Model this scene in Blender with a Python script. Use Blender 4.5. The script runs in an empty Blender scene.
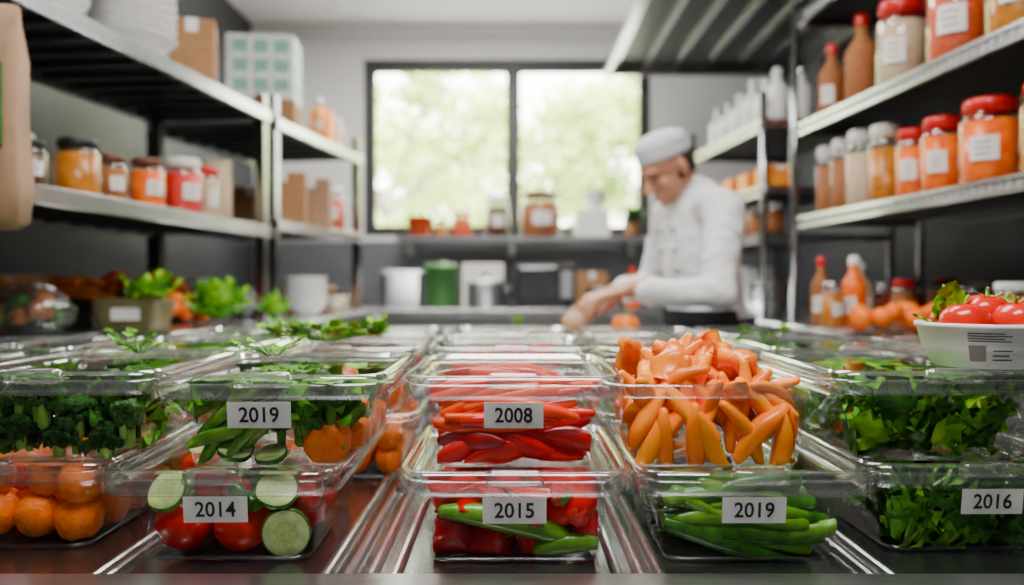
import bpy, math, random
from mathutils import Vector, Matrix, Euler, noise
random.seed(7)
R=random.uniform
scene=bpy.context.scene
pi=math.pi

# ------------------------------------------------------------------ materials
def mat(name,col,rough=.5,metal=0,var=.12,scale=30,bump=0,col2=None,coat=0,emit=0,sss=0,stretch=None,spec=.5):
    m=bpy.data.materials.new(name); m.use_nodes=True
    nt=m.node_tree; b=nt.nodes['Principled BSDF']
    b.inputs['Roughness'].default_value=rough
    b.inputs['Metallic'].default_value=metal
    b.inputs['Coat Weight'].default_value=coat
    b.inputs['Specular IOR Level'].default_value=spec
    tc=nt.nodes.new('ShaderNodeTexCoord')
    src=tc.outputs['Object']
    if stretch:
        mp=nt.nodes.new('ShaderNodeMapping'); mp.inputs['Scale'].default_value=stretch
        nt.links.new(src,mp.inputs['Vector']); src=mp.outputs['Vector']
    n=nt.nodes.new('ShaderNodeTexNoise'); n.inputs['Scale'].default_value=scale; n.inputs['Detail'].default_value=3
    nt.links.new(src,n.inputs['Vector'])
    r=nt.nodes.new('ShaderNodeValToRGB')
    c2=col2 if col2 else tuple(min(1,c*(1+var)) for c in col)
    c1=col if col2 else tuple(c*(1-var) for c in col)
    r.color_ramp.elements[0].position=.35; r.color_ramp.elements[1].position=.65
    r.color_ramp.elements[0].color=(*c1,1); r.color_ramp.elements[1].color=(*c2,1)
    nt.links.new(n.outputs['Fac'],r.inputs['Fac'])
    nt.links.new(r.outputs['Color'],b.inputs['Base Color'])
    if bump:
        bp=nt.nodes.new('ShaderNodeBump'); bp.inputs['Strength'].default_value=bump; bp.inputs['Distance'].default_value=.01
        nt.links.new(n.outputs['Fac'],bp.inputs['Height']); nt.links.new(bp.outputs['Normal'],b.inputs['Normal'])
    if emit:
        b.inputs['Emission Color'].default_value=(*col,1); b.inputs['Emission Strength'].default_value=emit
    if sss:
        b.inputs['Subsurface Weight'].default_value=sss; b.inputs['Subsurface Radius'].default_value=(.02,.01,.005); b.inputs['Subsurface Scale'].default_value=.3
    return m

def clear(name,tint=(.985,.99,.99),base=.03,edge=.65,power=2.5,white=0.0,rough=.04):
    m=bpy.data.materials.new(name); m.use_nodes=True; nt=m.node_tree; nt.nodes.clear()
    o=nt.nodes.new('ShaderNodeOutputMaterial')
    t=nt.nodes.new('ShaderNodeBsdfTransparent'); t.inputs[0].default_value=(*tint,1)
    g=nt.nodes.new('ShaderNodeBsdfGlossy'); g.inputs['Roughness'].default_value=rough
    lw=nt.nodes.new('ShaderNodeLayerWeight'); lw.inputs['Blend'].default_value=.5
    p=nt.nodes.new('ShaderNodeMath'); p.operation='POWER'; p.inputs[1].default_value=power
    nt.links.new(lw.outputs['Facing'],p.inputs[0])
    ma=nt.nodes.new('ShaderNodeMath'); ma.operation='MULTIPLY_ADD'; ma.inputs[1].default_value=edge; ma.inputs[2].default_value=base
    nt.links.new(p.outputs[0],ma.inputs[0])
    mx=nt.nodes.new('ShaderNodeMixShader'); nt.links.new(ma.outputs[0],mx.inputs[0])
    nt.links.new(t.outputs[0],mx.inputs[1]); nt.links.new(g.outputs[0],mx.inputs[2])
    out=mx
    if white:
        d=nt.nodes.new('ShaderNodeBsdfDiffuse'); d.inputs[0].default_value=(.9,.95,.95,1)
        tr=nt.nodes.new('ShaderNodeBsdfTranslucent'); tr.inputs[0].default_value=(.9,.95,.95,1)
        ad=nt.nodes.new('ShaderNodeMixShader'); nt.links.new(d.outputs[0],ad.inputs[1]); nt.links.new(tr.outputs[0],ad.inputs[2])
        m2=nt.nodes.new('ShaderNodeMixShader'); m2.inputs[0].default_value=white
        nt.links.new(mx.outputs[0],m2.inputs[1]); nt.links.new(ad.outputs[0],m2.inputs[2]); out=m2
    nt.links.new(out.outputs[0],o.inputs['Surface'])
    return m

STEEL=mat('brushed_steel',(.40,.41,.42),.28,.95,.08,12,stretch=(1,14,14))
STEELB=mat('bright_steel',(.62,.63,.64),.22,.98,.06,10)
STEELM=mat('chrome_post',(.32,.33,.34),.2,1,.06,10)
STEELD=mat('dark_steel',(.045,.047,.05),.4,.6,.15,10)
DECK=mat('deck_steel',(.20,.205,.21),.22,.95,.12,12,stretch=(14,1,14))
BLACK=mat('black_plastic',(.010,.010,.011),.35)
WHITE=mat('white_plastic',(.80,.80,.79),.35,var=.03)
CREAM=mat('cream_ceramic',(.75,.72,.66),.3,var=.05)
LABEL=mat('paper_label',(.74,.74,.72),.6,var=.03)
INK=mat('label_ink',(.008,.008,.01),.6)
INKG=mat('print_grey',(.25,.22,.2),.6)
CLEAR=clear('clear_polycarbonate',base=.012,edge=.40,power=2.8)
RIM=clear('clear_polycarbonate_rim',base=.09,edge=.85,power=1.5,white=.035,rough=.03)
LIDM=clear('clear_lid',base=.025,edge=.42,power=3.0)
JARG=clear('jar_glass',base=.045,edge=.5,power=2.2,rough=.02)
PANE=clear('window_glass',base=.02,edge=.3,power=4)
LEAF=mat('leaf_green',(.035,.19,.002),.42,col2=(.11,.36,.006),scale=60,bump=.2,spec=.25)
LEAFL=mat('lettuce_green',(.12,.38,.002),.42,col2=(.30,.60,.012),scale=50,bump=.2,spec=.25)
LEAFD=mat('dark_leaf_green',(.008,.058,.002),.45,col2=(.03,.14,.006),scale=70,bump=.3,spec=.25)
BROC=mat('broccoli_green',(.007,.05,.003),.6,col2=(.03,.13,.012),scale=220,bump=.8,spec=.25)
STALK=mat('stalk_green',(.16,.36,.03),.4,col2=(.3,.5,.08),scale=40)
CUKE=mat('cucumber_skin',(.010,.085,.002),.3,col2=(.045,.20,.006),scale=60)
OKRA=mat('okra_green',(.06,.21,.003),.3,col2=(.15,.35,.01),scale=35,coat=.1)
FLESH=mat('cucumber_flesh',(.46,.62,.18),.4,col2=(.62,.74,.34),scale=80)
SEED=mat('seed_flesh',(.40,.54,.12),.4,col2=(.52,.64,.24),scale=200)
TOM=mat('tomato_red',(.66,.004,.0),.2,col2=(.76,.018,.001),scale=14,coat=.2,spec=.35)
APPLE=mat('apple_red',(.52,.002,.001),.22,col2=(.72,.014,.002),scale=22,coat=.2,spec=.35)
REDP=mat('red_pepper',(.64,.001,.001),.22,col2=(.78,.007,.003),scale=18,coat=.15,spec=.3)
REDD=mat('deep_red_pepper',(.34,.0005,.003),.22,col2=(.56,.002,.006),scale=22,coat=.25,spec=.3)
REDO=mat('orange_red_pepper',(.86,.03,.0),.28,col2=(.93,.09,.001),scale=18,coat=.1,spec=.25)
ORNP=mat('orange_pepper',(.90,.16,.0),.27,col2=(.98,.26,.0),scale=20,coat=.15,spec=.25)
ORNL=mat('orange_pepper_flesh',(.97,.24,.0),.32,col2=(1,.34,.0),scale=30,coat=.1,spec=.2)
ORANGE=mat('orange_peel',(.90,.14,.0),.4,col2=(.97,.22,.0),scale=120,bump=.3,spec=.25)
STRAW=mat('strawberry_red',(.58,.002,.002),.3,col2=(.74,.025,.005),scale=260,bump=.5)
SKIN=mat('skin',(.46,.21,.12),.5,col2=(.53,.26,.16),scale=25,sss=.15)
LIP=mat('lips',(.36,.11,.08),.45)
HAIR=mat('dark_hair',(.02,.013,.01),.6,bump=.5,scale=120)
CLOTH=mat('white_cotton',(.72,.74,.76),.85,var=.03,scale=9,spec=.2)
CLOTHT=mat('grey_cap_cotton',(.55,.59,.63),.85,var=.04,spec=.2)
APRON=mat('black_cotton',(.008,.009,.012),.85)
TROU=mat('grey_trousers',(.06,.06,.07),.85)
KRAFT=mat('kraft_cardboard',(.33,.16,.065),.8,var=.1)
KRAFTL=mat('kraft_paper',(.32,.19,.11),.75,var=.15,scale=8,bump=.4)
SPICE1=mat('spice_brown',(.18,.045,.007),.7,col2=(.38,.13,.025),scale=160)
SPICE2=mat('spice_red',(.42,.03,.002),.6,col2=(.62,.09,.006),scale=120)
SPICE3=mat('spice_pale',(.45,.33,.2),.7,col2=(.55,.42,.28),scale=90)
AMBER=mat('orange_preserve',(.72,.085,.0),.3,col2=(.90,.17,.001),scale=30,coat=.15,spec=.3)
HONEY=mat('honey_preserve',(.38,.11,.004),.3,col2=(.58,.22,.015),scale=30,coat=.15,spec=.3)
DARKJ=mat('dark_preserve',(.03,.012,.006),.3,col2=(.11,.035,.01),scale=60)
REDLID=mat('red_lid',(.55,.004,.002),.3)
BRNLID=mat('brown_lid',(.12,.04,.015),.35)
GREENP=mat('green_plastic',(.03,.15,.02),.4)
TEAL=mat('teal_print',(.2,.42,.36),.6)
YEL=mat('yellow_packet',(.85,.36,.01),.5,col2=(.88,.18,.004),scale=25)
WOOD=mat('cutting_board_wood',(.45,.27,.13),.55,col2=(.55,.36,.2),scale=8,stretch=(1,10,1))

# ------------------------------------------------------------------ mesh builder
class MB:
    def __init__(s): s.v=[];s.f=[];s.m=[];s.s=[]
    def add(s,vs,fs,mi=0,smooth=True,M=None):
        o=len(s.v)
        for v in vs:
            v=Vector(v); s.v.append(M@v if M is not None else v)
        for i,f in enumerate(fs):
            s.f.append([o+k for k in f]); s.m.append(mi[i] if isinstance(mi,(list,tuple)) else mi); s.s.append(smooth)
    def box(s,a,b,mi=0,M=None,bev=0.0):
        x0,y0,z0=a;x1,y1,z1=b
        if bev<=0:
            vs=[(x,y,z) for z in(z0,z1) for y in(y0,y1) for x in(x0,x1)]
            s.add(vs,[(0,2,3,1),(4,5,7,6),(0,1,5,4),(2,6,7,3),(0,4,6,2),(1,3,7,5)],mi,False,M)
        else:
            hx=(x1-x0)/2;hy=(y1-y0)/2;c=Matrix.Translation(((x0+x1)/2,(y0+y1)/2,0))
            if M is not None: c=M@c
            s.loft([rr(hx-bev,hy-bev,bev,z0,2),rr(hx,hy,bev*1.5,z0+bev,2),rr(hx,hy,bev*1.5,z1-bev,2),rr(hx-bev,hy-bev,bev,z1,2)],mi,c,True,True,False)
    def loft(s,rings,mi=0,M=None,cap0=True,cap1=True,smooth=True,closed=True):
        n=len(rings[0]);vs=[p for r in rings for p in r];fs=[];ms=[]
        for i in range(len(rings)-1):
            for j in range(n if closed else n-1):
                k=(j+1)%n
                fs.append((i*n+j,i*n+k,(i+1)*n+k,(i+1)*n+j)); ms.append(mi[i] if isinstance(mi,(list,tuple)) else mi)
        if cap0: fs.append(tuple(reversed(range(n)))); ms.append(mi[0] if isinstance(mi,(list,tuple)) else mi)
        if cap1: fs.append(tuple((len(rings)-1)*n+j for j in range(n))); ms.append(mi[-1] if isinstance(mi,(list,tuple)) else mi)
        s.add(vs,fs,ms,smooth,M)
    def lathe(s,prof,mi=0,M=None,seg=20,lobes=0,lob=0):
        rings=[]
        for r,z in prof:
            r=max(r,1e-5); ring=[]
            for j in range(seg):
                a=2*pi*j/seg; q=r*(1+lob*math.cos(a*lobes)) if lobes else r
                ring.append((q*math.cos(a),q*math.sin(a),z))
            rings.append(ring)
        s.loft(rings,mi,M,True,True)
    def tube(s,pts,rad,mi=0,seg=12,caps=True,flat=1.0,up=(0,0,1),M=None):
        P=[Vector(p) for p in pts]; rings=[]
        n=len(P); T=[]
        for i in range(n):
            t=(P[min(i+1,n-1)]-P[max(i-1,0)]); T.append(t.normalized())
        u=Vector(up); sd=T[0].cross(u)
        if sd.length<.05: u=Vector((1,0,0)); sd=T[0].cross(u)
        sd.normalize()
        def ring(c,t,sdv,r):
            up2=sdv.cross(t).normalized()
            return [c+sdv*(r*math.cos(2*pi*j/seg))+up2*(r*flat*math.sin(2*pi*j/seg)) for j in range(seg)]
        for i in range(n):
            sd=(sd-T[i]*sd.dot(T[i])).normalized()
            if i==0 and caps:
                for a in (80,50,25):
                    a=math.radians(a); rings.append(ring(P[0]-T[0]*rad[0]*math.sin(a)*min(1,flat*1.0),T[0],sd,rad[0]*math.cos(a)))
            rings.append(ring(P[i],T[i],sd,rad[i]))
            if i==n-1 and caps:
                for a in (25,50,80):
                    a=math.radians(a); rings.append(ring(P[i]+T[i]*rad[i]*math.sin(a)*min(1,flat),T[i],sd,rad[i]*math.cos(a)))
        s.loft(rings,mi,M,True,True)
    def ell(s,c,r,mi=0,M=None,seg=16,rings=10,rot=None):
        T=Matrix.Translation(c)
        if rot is not None: T=T@rot
        T=T@Matrix.Diagonal((r[0],r[1],r[2],1))
        if M is not None: T=M@T
        s.lathe([(math.sin(pi*i/rings),-math.cos(pi*i/rings)) for i in range(rings+1)],mi,T,seg)
    def grid(s,fn,nu,nv,mi=0,M=None,thick=0):
        vs=[fn(i/nu,j/nv) for i in range(nu+1) for j in range(nv+1)]
        fs=[(i*(nv+1)+j,i*(nv+1)+j+1,(i+1)*(nv+1)+j+1,(i+1)*(nv+1)+j) for i in range(nu) for j in range(nv)]
        s.add(vs,fs,mi,True,M)
    def build(s,name,mats,loc=(0,0,0),parent=None,rot=0):
        me=bpy.data.meshes.new(name); me.from_pydata([tuple(v) for v in s.v],[],s.f)
        for m in mats: me.materials.append(m)
        for p,mi,sm in zip(me.polygons,s.m,s.s): p.material_index=mi; p.use_smooth=sm
        me.update(); ob=bpy.data.objects.new(name,me); ob.location=loc; ob.rotation_euler=(0,0,rot)
        scene.collection.objects.link(ob)
        if parent:
            ob.parent=parent; ob.matrix_parent_inverse=Matrix.Translation(-parent.location)
        return ob

def rr(hx,hy,r,z,n=5):
    r=min(r,hx,hy); out=[]
    for cx,cy,a0 in ((hx-r,hy-r,0),(-hx+r,hy-r,90),(-hx+r,-hy+r,180),(hx-r,-hy+r,270)):
        for i in range(n+1):
            a=math.radians(a0+90*i/n); out.append((cx+r*math.cos(a),cy+r*math.sin(a),z))
    return out
_tc={}
def text_geo(t):
    if t in _tc: return _tc[t]
    cu=bpy.data.curves.new('t','FONT'); cu.body=t; cu.size=1; cu.align_x='CENTER'; cu.align_y='CENTER'; cu.resolution_u=3; cu.offset=.015
    ob=bpy.data.objects.new('t',cu); scene.collection.objects.link(ob)
    bpy.context.view_layer.update(); dg=bpy.context.evaluated_depsgraph_get()
    me=bpy.data.meshes.new_from_object(ob.evaluated_get(dg))
    g=([v.co.copy() for v in me.vertices],[tuple(p.vertices) for p in me.polygons])
    bpy.data.objects.remove(ob); bpy.data.meshes.remove(me); _tc[t]=g; return g
def rotm(x=0,y=0,z=0): return Euler((x,y,z)).to_matrix().to_4x4()
def T(x,y,z): return Matrix.Translation((x,y,z))
def rrot(): return rotm(R(0,6.28),R(0,6.28),R(0,6.28))

# ------------------------------------------------------------------ room
XL,XR,YB,YF,ZC=-1.62,1.65,5.0,-1.6,2.85
WALLB=mat('painted_wall_light',(.80,.80,.80),.7,var=.03,scale=3)
WALLF=mat('painted_wall_grey',(.18,.18,.19),.7,var=.03,scale=3)
WALLD=mat('dark_tile_wall',(.028,.030,.033),.45,var=.2,scale=2)
CEIL=mat('ceiling_paint',(.93,.93,.92),.8,var=.02,scale=3)
def tile_mat():
    m=bpy.data.materials.new('floor_tiles'); m.use_nodes=True; nt=m.node_tree; b=nt.nodes['Principled BSDF']
    tc=nt.nodes.new('ShaderNodeTexCoord'); br=nt.nodes.new('ShaderNodeTexBrick'); br.offset=0
    br.inputs['Scale'].default_value=1; br.inputs['Brick Width'].default_value=.3; br.inputs['Row Height'].default_value=.3; br.inputs['Mortar Size'].default_value=.005
    br.inputs['Color1'].default_value=(.2,.2,.2,1); br.inputs['Color2'].default_value=(.24,.24,.24,1); br.inputs['Mortar'].default_value=(.08,.08,.08,1)
    nt.links.new(tc.outputs['Object'],br.inputs['Vector']); nt.links.new(br.outputs['Color'],b.inputs['Base Color']); b.inputs['Roughness'].default_value=.4
    return m
m=MB(); m.box((XL-.1,YF-.1,-.1),(XR+.1,YB+.2,0)); m.build('floor',[tile_mat()])
m=MB(); m.box((XL-.1,YF-.1,ZC),(XR+.1,YB+.2,ZC+.1)); m.build('ceiling',[CEIL])
m=MB(); m.box((XL-.1,YF,0),(XL,YB,ZC)); m.build('wall_left',[WALLD])
m=MB(); m.box((XR,YF,0),(XR+.1,YB,ZC)); m.build('wall_right',[WALLD])
m=MB(); m.box((XL,YF-.1,0),(XR,YF,ZC)); m.build('wall_front',[WALLF])
WX0,WX1,WZ0,WZ1=-.93,.87,1.53,2.64
GREYB=mat('backsplash_grey',(.12,.13,.14),.4,var=.08,scale=4)
m=MB()
m.box((XL,YB,0),(WX0,YB+.16,ZC)); m.box((WX1,YB,0),(XR,YB+.16,ZC)); m.box((WX0,YB,0),(WX1,YB+.16,WZ0)); m.box((WX0,YB,WZ1),(WX1,YB+.16,ZC))
m.build('wall_back',[WALLB])
m=MB(); m.box((XL+.01,YB-.02,1.101),(XR-.01,YB-.001,1.5)); m.build('trim_backsplash',[GREYB])
m=MB(); m.box((XL+.001,YB-.04,ZC-.07),(XR-.001,YB-.001,ZC-.001)); m.build('trim_ceiling',[WALLB])
for nm,a,b in (('baseboard_left',(XL,YF,0),(XL+.012,YB,.1)),('baseboard_right',(XR-.012,YF,0),(XR,YB,.1))):
    m=MB(); m.box(a,b); m.build(nm,[STEELD])
# window
FR=mat('window_frame_dark',(.03,.033,.036),.4)
m=MB(); y0,y1=YB+.02,YB+.1; t=.05
m.box((WX0,y0,WZ0),(WX0+t,y1,WZ1)); m.box((WX1-t,y0,WZ0),(WX1,y1,WZ1)); m.box((WX0+t,y0,WZ0),(WX1-t,y1,WZ0+t)); m.box((WX0+t,y0,WZ1-t),(WX1-t,y1,WZ1))
m.box((-.02,y0-.01,WZ0+t),(.035,y1,WZ1-t))
for a,b in ((WX0+t,-.02),(.035,WX1-t)):
    m.box((a,y0+.02,WZ0+t),(a+.018,y1-.01,WZ1-t)); m.box((b-.018,y0+.02,WZ0+t),(b,y1-.01,WZ1-t)); 
    m.box((a+.018,y0+.02,WZ0+t),(b-.018,y1-.01,WZ0+t+.018)); m.box((a+.018,y0+.02,WZ1-t-.018),(b-.018,y1-.01,WZ1-t))
    m.add([(a,y0+.04,WZ0+t),(b,y0+.04,WZ0+t),(b,y0+.04,WZ1-t),(a,y0+.04,WZ1-t)],[(0,1,2,3)],1,False)
m.build('window_1',[FR,PANE])
# outside trees
TREEL=bpy.data.materials.new('tree_leaf'); TREEL.use_nodes=True; nt=TREEL.node_tree; nt.nodes.clear()
o_=nt.nodes.new('ShaderNodeOutputMaterial'); d_=nt.nodes.new('ShaderNodeBsdfDiffuse'); t_=nt.nodes.new('ShaderNodeBsdfTranslucent'); x_=nt.nodes.new('ShaderNodeMixShader')
n_=nt.nodes.new('ShaderNodeTexNoise'); n_.inputs['Scale'].default_value=1.6; r_=nt.nodes.new('ShaderNodeValToRGB')
r_.color_ramp.elements[0].position=.35; r_.color_ramp.elements[1].position=.65
r_.color_ramp.elements[0].color=(.36,.52,.10,1); r_.color_ramp.elements[1].color=(.82,.88,.42,1)
tc_=nt.nodes.new('ShaderNodeTexCoord'); nt.links.new(tc_.outputs['Object'],n_.inputs['Vector']); nt.links.new(n_.outputs['Fac'],r_.inputs['Fac'])
nt.links.new(r_.outputs['Color'],d_.inputs[0]); nt.links.new(r_.outputs['Color'],t_.inputs[0]); nt.links.new(d_.outputs[0],x_.inputs[1]); nt.links.new(t_.outputs[0],x_.inputs[2]); nt.links.new(x_.outputs[0],o_.inputs['Surface'])
BARK=mat('bark',(.3,.26,.2),.9)
def tree(x,y,zc,rad,n,s0=.06,s1=.13):
    m=MB(); m.tube([(x,y,-.5),(x+.1,y,1),(x,y,zc)],[.12,.09,.05],1,8)
    cl=[(Vector((x+R(-rad,rad),y+R(-.6,.6),zc+R(-rad,rad)*.9)),R(.3,.65)) for _ in range(16)]
    for c,_ in cl: m.tube([(x,y,zc-.3),tuple(c)],[.03,.012],1,5)
    for _ in range(n):
        c,q=random.choice(cl); d=Vector((random.gauss(0,1),random.gauss(0,1),random.gauss(0,1))).normalized()*q*R(.2,1)
        M=Matrix.Translation(c+d)@rrot(); s=R(s0,s1)
        m.add([(-s*.5,0,0),(0,-s,.01),(s*.5,0,0),(0,s,.01)],[(0,1,2,3)],0,False,M)
    m.build('garden_tree',[TREEL,BARK])
tree(-1.4,8.5,2.2,1.2,2200); tree(.2,9.5,2.3,1.1,1900); tree(1.7,9,2.1,1.2,2200); tree(-.6,12.5,2.2,1.7,2400,.1,.2); tree(2.4,13,2.8,1.8,2000,.1,.2); tree(-3,12,3,1.6,2000,.1,.2)
m=MB(); m.box((-15,5.5,-.6),(15,30,-.5)); m.build('garden_ground',[mat('gravel_ground',(.42,.42,.39),.9)])

# ------------------------------------------------------------------ prep table with rails
ZD=.888
m=MB()
m.box((-1.07,.9,.85),(1.07,2.08,ZD)); 
m.box((-1.07,.80,.84),(1.07,.899,.901),1,bev=.008)
for x in (-.215,-.188,-.161,-.134,.122,.147,.172,.412,.436,-.478,-.462):
    m.loft([[(x-.007,yy_,ZD),(x-.005,yy_,ZD+.007),(x-.002,yy_,ZD+.009),(x+.002,yy_,ZD+.009),(x+.005,yy_,ZD+.007),(x+.007,yy_,ZD)] for yy_ in (.90,2.07)],2,None,True,True,False,True)
m.box((-1.07,2.08,.84),(1.07,2.12,.9),1)
for x in (-1.03,-.4,.4,1.03):
    for y in (.86,2.05): m.tube([(x,y,.0),(x,y,.86)],[.022,.022],1,12,caps=False)
m.box((-1.04,.9,.25),(1.04,2.05,.28))
m.build('steel_prep_table',[DECK,STEEL,STEELB])

# ------------------------------------------------------------------ containers
ZS=1.07; B0=ZD; B1=ZD+.105*ZS; TOPZ=B1+.1105*ZS+.0005
def hxz(z): return .104+.010*max(0,z)/.092
DY=.027
def container(x,yf,zb,label=None,lid=True,sc=1.0,lx=0,name='food_storage_container'):
    m=MB()
    br=[(.096,.123,.02,0),(.102,.129,.022,.002),(.105,.132,.024,.008),(.1135,.1405,.027,.078),(.117,.144,.029,.083),(.120,.147,.030,.0985),(.134,.159,.031,.1005),(.138,.163,.034,.099),(.1385,.1635,.034,.086),(.134,.159,.033,.085)]
    m.loft([rr(a,b,r,z,6) for a,b,r,z in br],[0,1,0,0,0,1,1,1,1],None,True,False)
    if lid:
        lr=[(.1395,.1645,.035,.083),(.1435,.1685,.036,.085),(.1425,.1675,.036,.105),(.139,.164,.034,.1105),(.130,.155,.031,.1105),(.126,.151,.029,.105),(.12,.145,.026,.104),(.08,.1,.02,.104)]
        m.loft([rr(a,b,r,z,6) for a,b,r,z in lr],[1,1,1,1,1,2,2],None,False,True)
        m.loft([rr(.032,.008,.004,.098,3),rr(.034,.010,.005,.101,3),rr(.032,.009,.005,.112,3),rr(.028,.006,.004,.1145,3)],1,T(0,-.168,0))
    if label:
        M=T(lx,-.1435,.064)@rotm(pi/2+.12,0,R(-.03,.03))
        m.box((-.038,-.0150,0),(.038,.0150,.0012),3,M)
        v,f=text_geo(label); m.add(v,f,4,False,M@T(0,-.0005,.0016)@Matrix.Scale(.0245,4))
    ob=m.build(name,[CLEAR,RIM,LIDM,LABEL,INK],(x,yf+.165*sc,zb)); ob.scale=(sc,sc,ZS if sc==1 else sc*1.12); return ob
def clampfill(m,top=.102,wall=.004):
    for v in m.v:
        v.z=max(.004,v.z)
        if top: v.z=min(v.z,top-.001*R(0,2))
        if v.z<.1:
            hx=hxz(v.z)-wall; hy=hx+DY
            v.x=max(-hx,min(hx,v.x)); v.y=max(-hy,min(hy,v.y))

def place(m,name,mats,x,yf,zb,top=.102,sc=1.0):
    clampfill(m,top); ob=m.build(name,mats,(x,yf+.165*sc,zb)); ob.scale=(sc,sc,ZS if sc==1 else sc*1.12); return ob

# food primitives
def p_orange(m,c,r,mi=0,stem=1):
    M=T(*c)@rrot(); m.lathe([(0,-r*.9),(r*.5,-r*.84),(r*.85,-r*.5),(r,0),(r*.86,r*.5),(r*.5,r*.83),(r*.15,r*.88),(0,r*.85)],mi,M,18)
    m.lathe([(0,r*.85),(r*.1,r*.87),(r*.08,r*.93),(0,r*.93)],stem,M,6)
def p_tomato(m,c,r,mi=0,gi=1,rot=None,calyx=True):
    M=T(*c)@(rot if rot is not None else rotm(R(-.5,.5),R(-.5,.5),R(0,6)))
    pr=[(0,-r*.8),(r*.4,-r*.8),(r*.8,-r*.55),(r,-r*.05),(r*.93,r*.4),(r*.65,r*.72),(r*.35,r*.8),(r*.12,r*.72),(0,r*.66)]
    m.lathe(pr,mi,M,20,5,.025)
    if calyx:
        for k in range(5):
            a=k*1.257; 
            m.grid(lambda u,v,a=a:Vector(((math.cos(a)*u*r*.65-math.sin(a)*(v-.5)*r*.22*(1-u)),(math.sin(a)*u*r*.65+math.cos(a)*(v-.5)*r*.22*(1-u)),r*(.76+.2*u*u*(1 if u>.5 else .3)+.06))),4,2,gi,M)
        m.tube([(0,0,r*.7),(r*.05,0,r*.95),(r*.15,0,r*1.15)],[r*.06,r*.05,r*.07],gi,6,M=M)
def p_slice(m,c,r,rot,t=.006,mi=(0,1,2)):
    M=T(*c)@rot
    m.lathe([(0,-t/2),(r*.5,-t/2),(r*.93,-t/2),(r,-t/2*.8),(r,t/2*.8),(r*.93,t/2),(r*.5,t/2),(0,t/2)],[mi[2],mi[1],mi[0],mi[0],mi[0],mi[1],mi[2]],M,22)
    for s in (1,-1):
        for k in range(9):
            a=k*2*pi/9; m.ell((r*.5*math.cos(a),r*.5*math.sin(a),s*t/2),(r*.08,r*.03,.0006),mi[2],M,6,4,rotm(0,0,a))
def p_stick(m,c,L,r,rot,mi=0,bend=.1,tip=True,seg=8,taper=.55,flat=1.0):
    M=T(*c)@rot; n=7; pts=[];rad=[]
    for i in range(n):
        u=i/(n-1); x=(u-.5)*L; pts.append((x,0,bend*L*(1-(2*u-1)**2))); rad.append(r*(1-(1-taper)*abs(2*u-1)**2) if tip else r)
    m.tube(pts,rad,mi,seg,M=M,flat=flat)
def p_strip(m,c,L,w,rot,mi=0,mi2=None,bend=1.2,curl=1.2,th=.004,wav=.0,pt=.0):
    """curved pepper strip (outer skin, inner flesh)"""
    M=T(*c)@rot; mi2=mi if mi2 is None else mi2; ph=R(0,6)
    def f(u,v,o):
        a=(u-.5)*bend; b=(v-.5)*curl; Rr=L/max(bend,.05); q=w/max(curl,.05)
        ww=(.55+.45*math.sin(pi*min(1,max(0,u*.9+.05))))*(1-pt*u)
        rr_=Rr+ (q*(math.cos(b)-1))+o
        return Vector((rr_*math.sin(a), (q+o)*math.sin(b)*ww+wav*math.sin(u*9+ph), rr_*math.cos(a)-Rr+wav*math.sin(u*12+v*4+ph)))
    nu,nv=9,5
    top=[[f(i/nu,j/nv,th/2) for j in range(nv+1)] for i in range(nu+1)]
    bot=[[f(i/nu,j/nv,-th/2) for j in range(nv+1)] for i in range(nu+1)]
    rings=[top[i]+list(reversed(bot[i])) for i in range(nu+1)]
    n=2*(nv+1); vs=[p for r in rings for p in r]; fs=[];ms=[]
    for i in range(nu):
        for j in range(n):
            k=(j+1)%n; fs.append((i*n+j,i*n+k,(i+1)*n+k,(i+1)*n+j)); ms.append(mi if j<nv else mi2)
    fs.append(tuple(range(n)));ms.append(mi2); fs.append(tuple(nu*n+j for j in range(n)));ms.append(mi2)
    m.add(vs,fs,ms,True,M)
def p_leaf(m,c,L,w,rot,mi=0,curl=.3,ruf=.1,nu=8,nv=6,rib=None,lobe=0.0):
    M=T(*c)@rot; ph=R(0,6); k1=R(14,24)
    def f(u,v):
        s=2*v-1; ww=w/2*math.sin(pi*min(.98,u**.75*.96+.02))**.7*(1+lobe*math.sin(u*34+ph))
        return Vector((s*ww, u*L, curl*L*u*u+ruf*w*(abs(s)**1.5)*math.sin(u*k1+ph+s*2)+.12*w*abs(s)))
    m.grid(f,nu,nv,mi,M)
    if rib is not None: m.tube([tuple(f(0,.5)),tuple(f(.35,.5)),tuple(f(.75,.5))],[w*.035,w*.025,w*.01],rib,5,M=M)
def p_broc(m,c,s,mi=0,si=1):
    m.tube([(c[0],c[1],c[2]-s),(c[0],c[1],c[2])],[s*.25,s*.3],si,7)
    for k in range(11):
        a=k*2.4; q=s*.65*math.sqrt(k/11)
        o=Vector((q*math.cos(a),q*math.sin(a),s*.35-q*q/s*.6)); r=s*R(.28,.38)
        seg=9
        rings=[[ (Vector((math.sin(pi*i/6)*math.cos(2*pi*j/seg),math.sin(pi*i/6)*math.sin(2*pi*j/seg),-math.cos(pi*i/6)))*r*R(.85,1.15)+o+Vector(c)) for j in range(seg)] for i in range(7)]
        m.loft(rings,mi)
def p_pepper(m,c,r,mi=0,gi=2,rot=None,h=1.25):
    M=T(*c)@(rot if rot is not None else rrot())
    m.lathe([(0,-r*h),(r*.45,-r*h*.98),(r*.8,-r*h*.7),(r*.9,-r*.1),(r,r*.5),(r*.88,r*.85),(r*.5,r*.98),(r*.18,r*.85),(0,r*.78)],mi,M,24,4,.09)
    m.tube([(0,0,r*.75),(r*.04,0,r*1.05),(r*.15,0,r*1.3)],[r*.14,r*.09,r*.1],gi,8,M=M)

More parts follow.
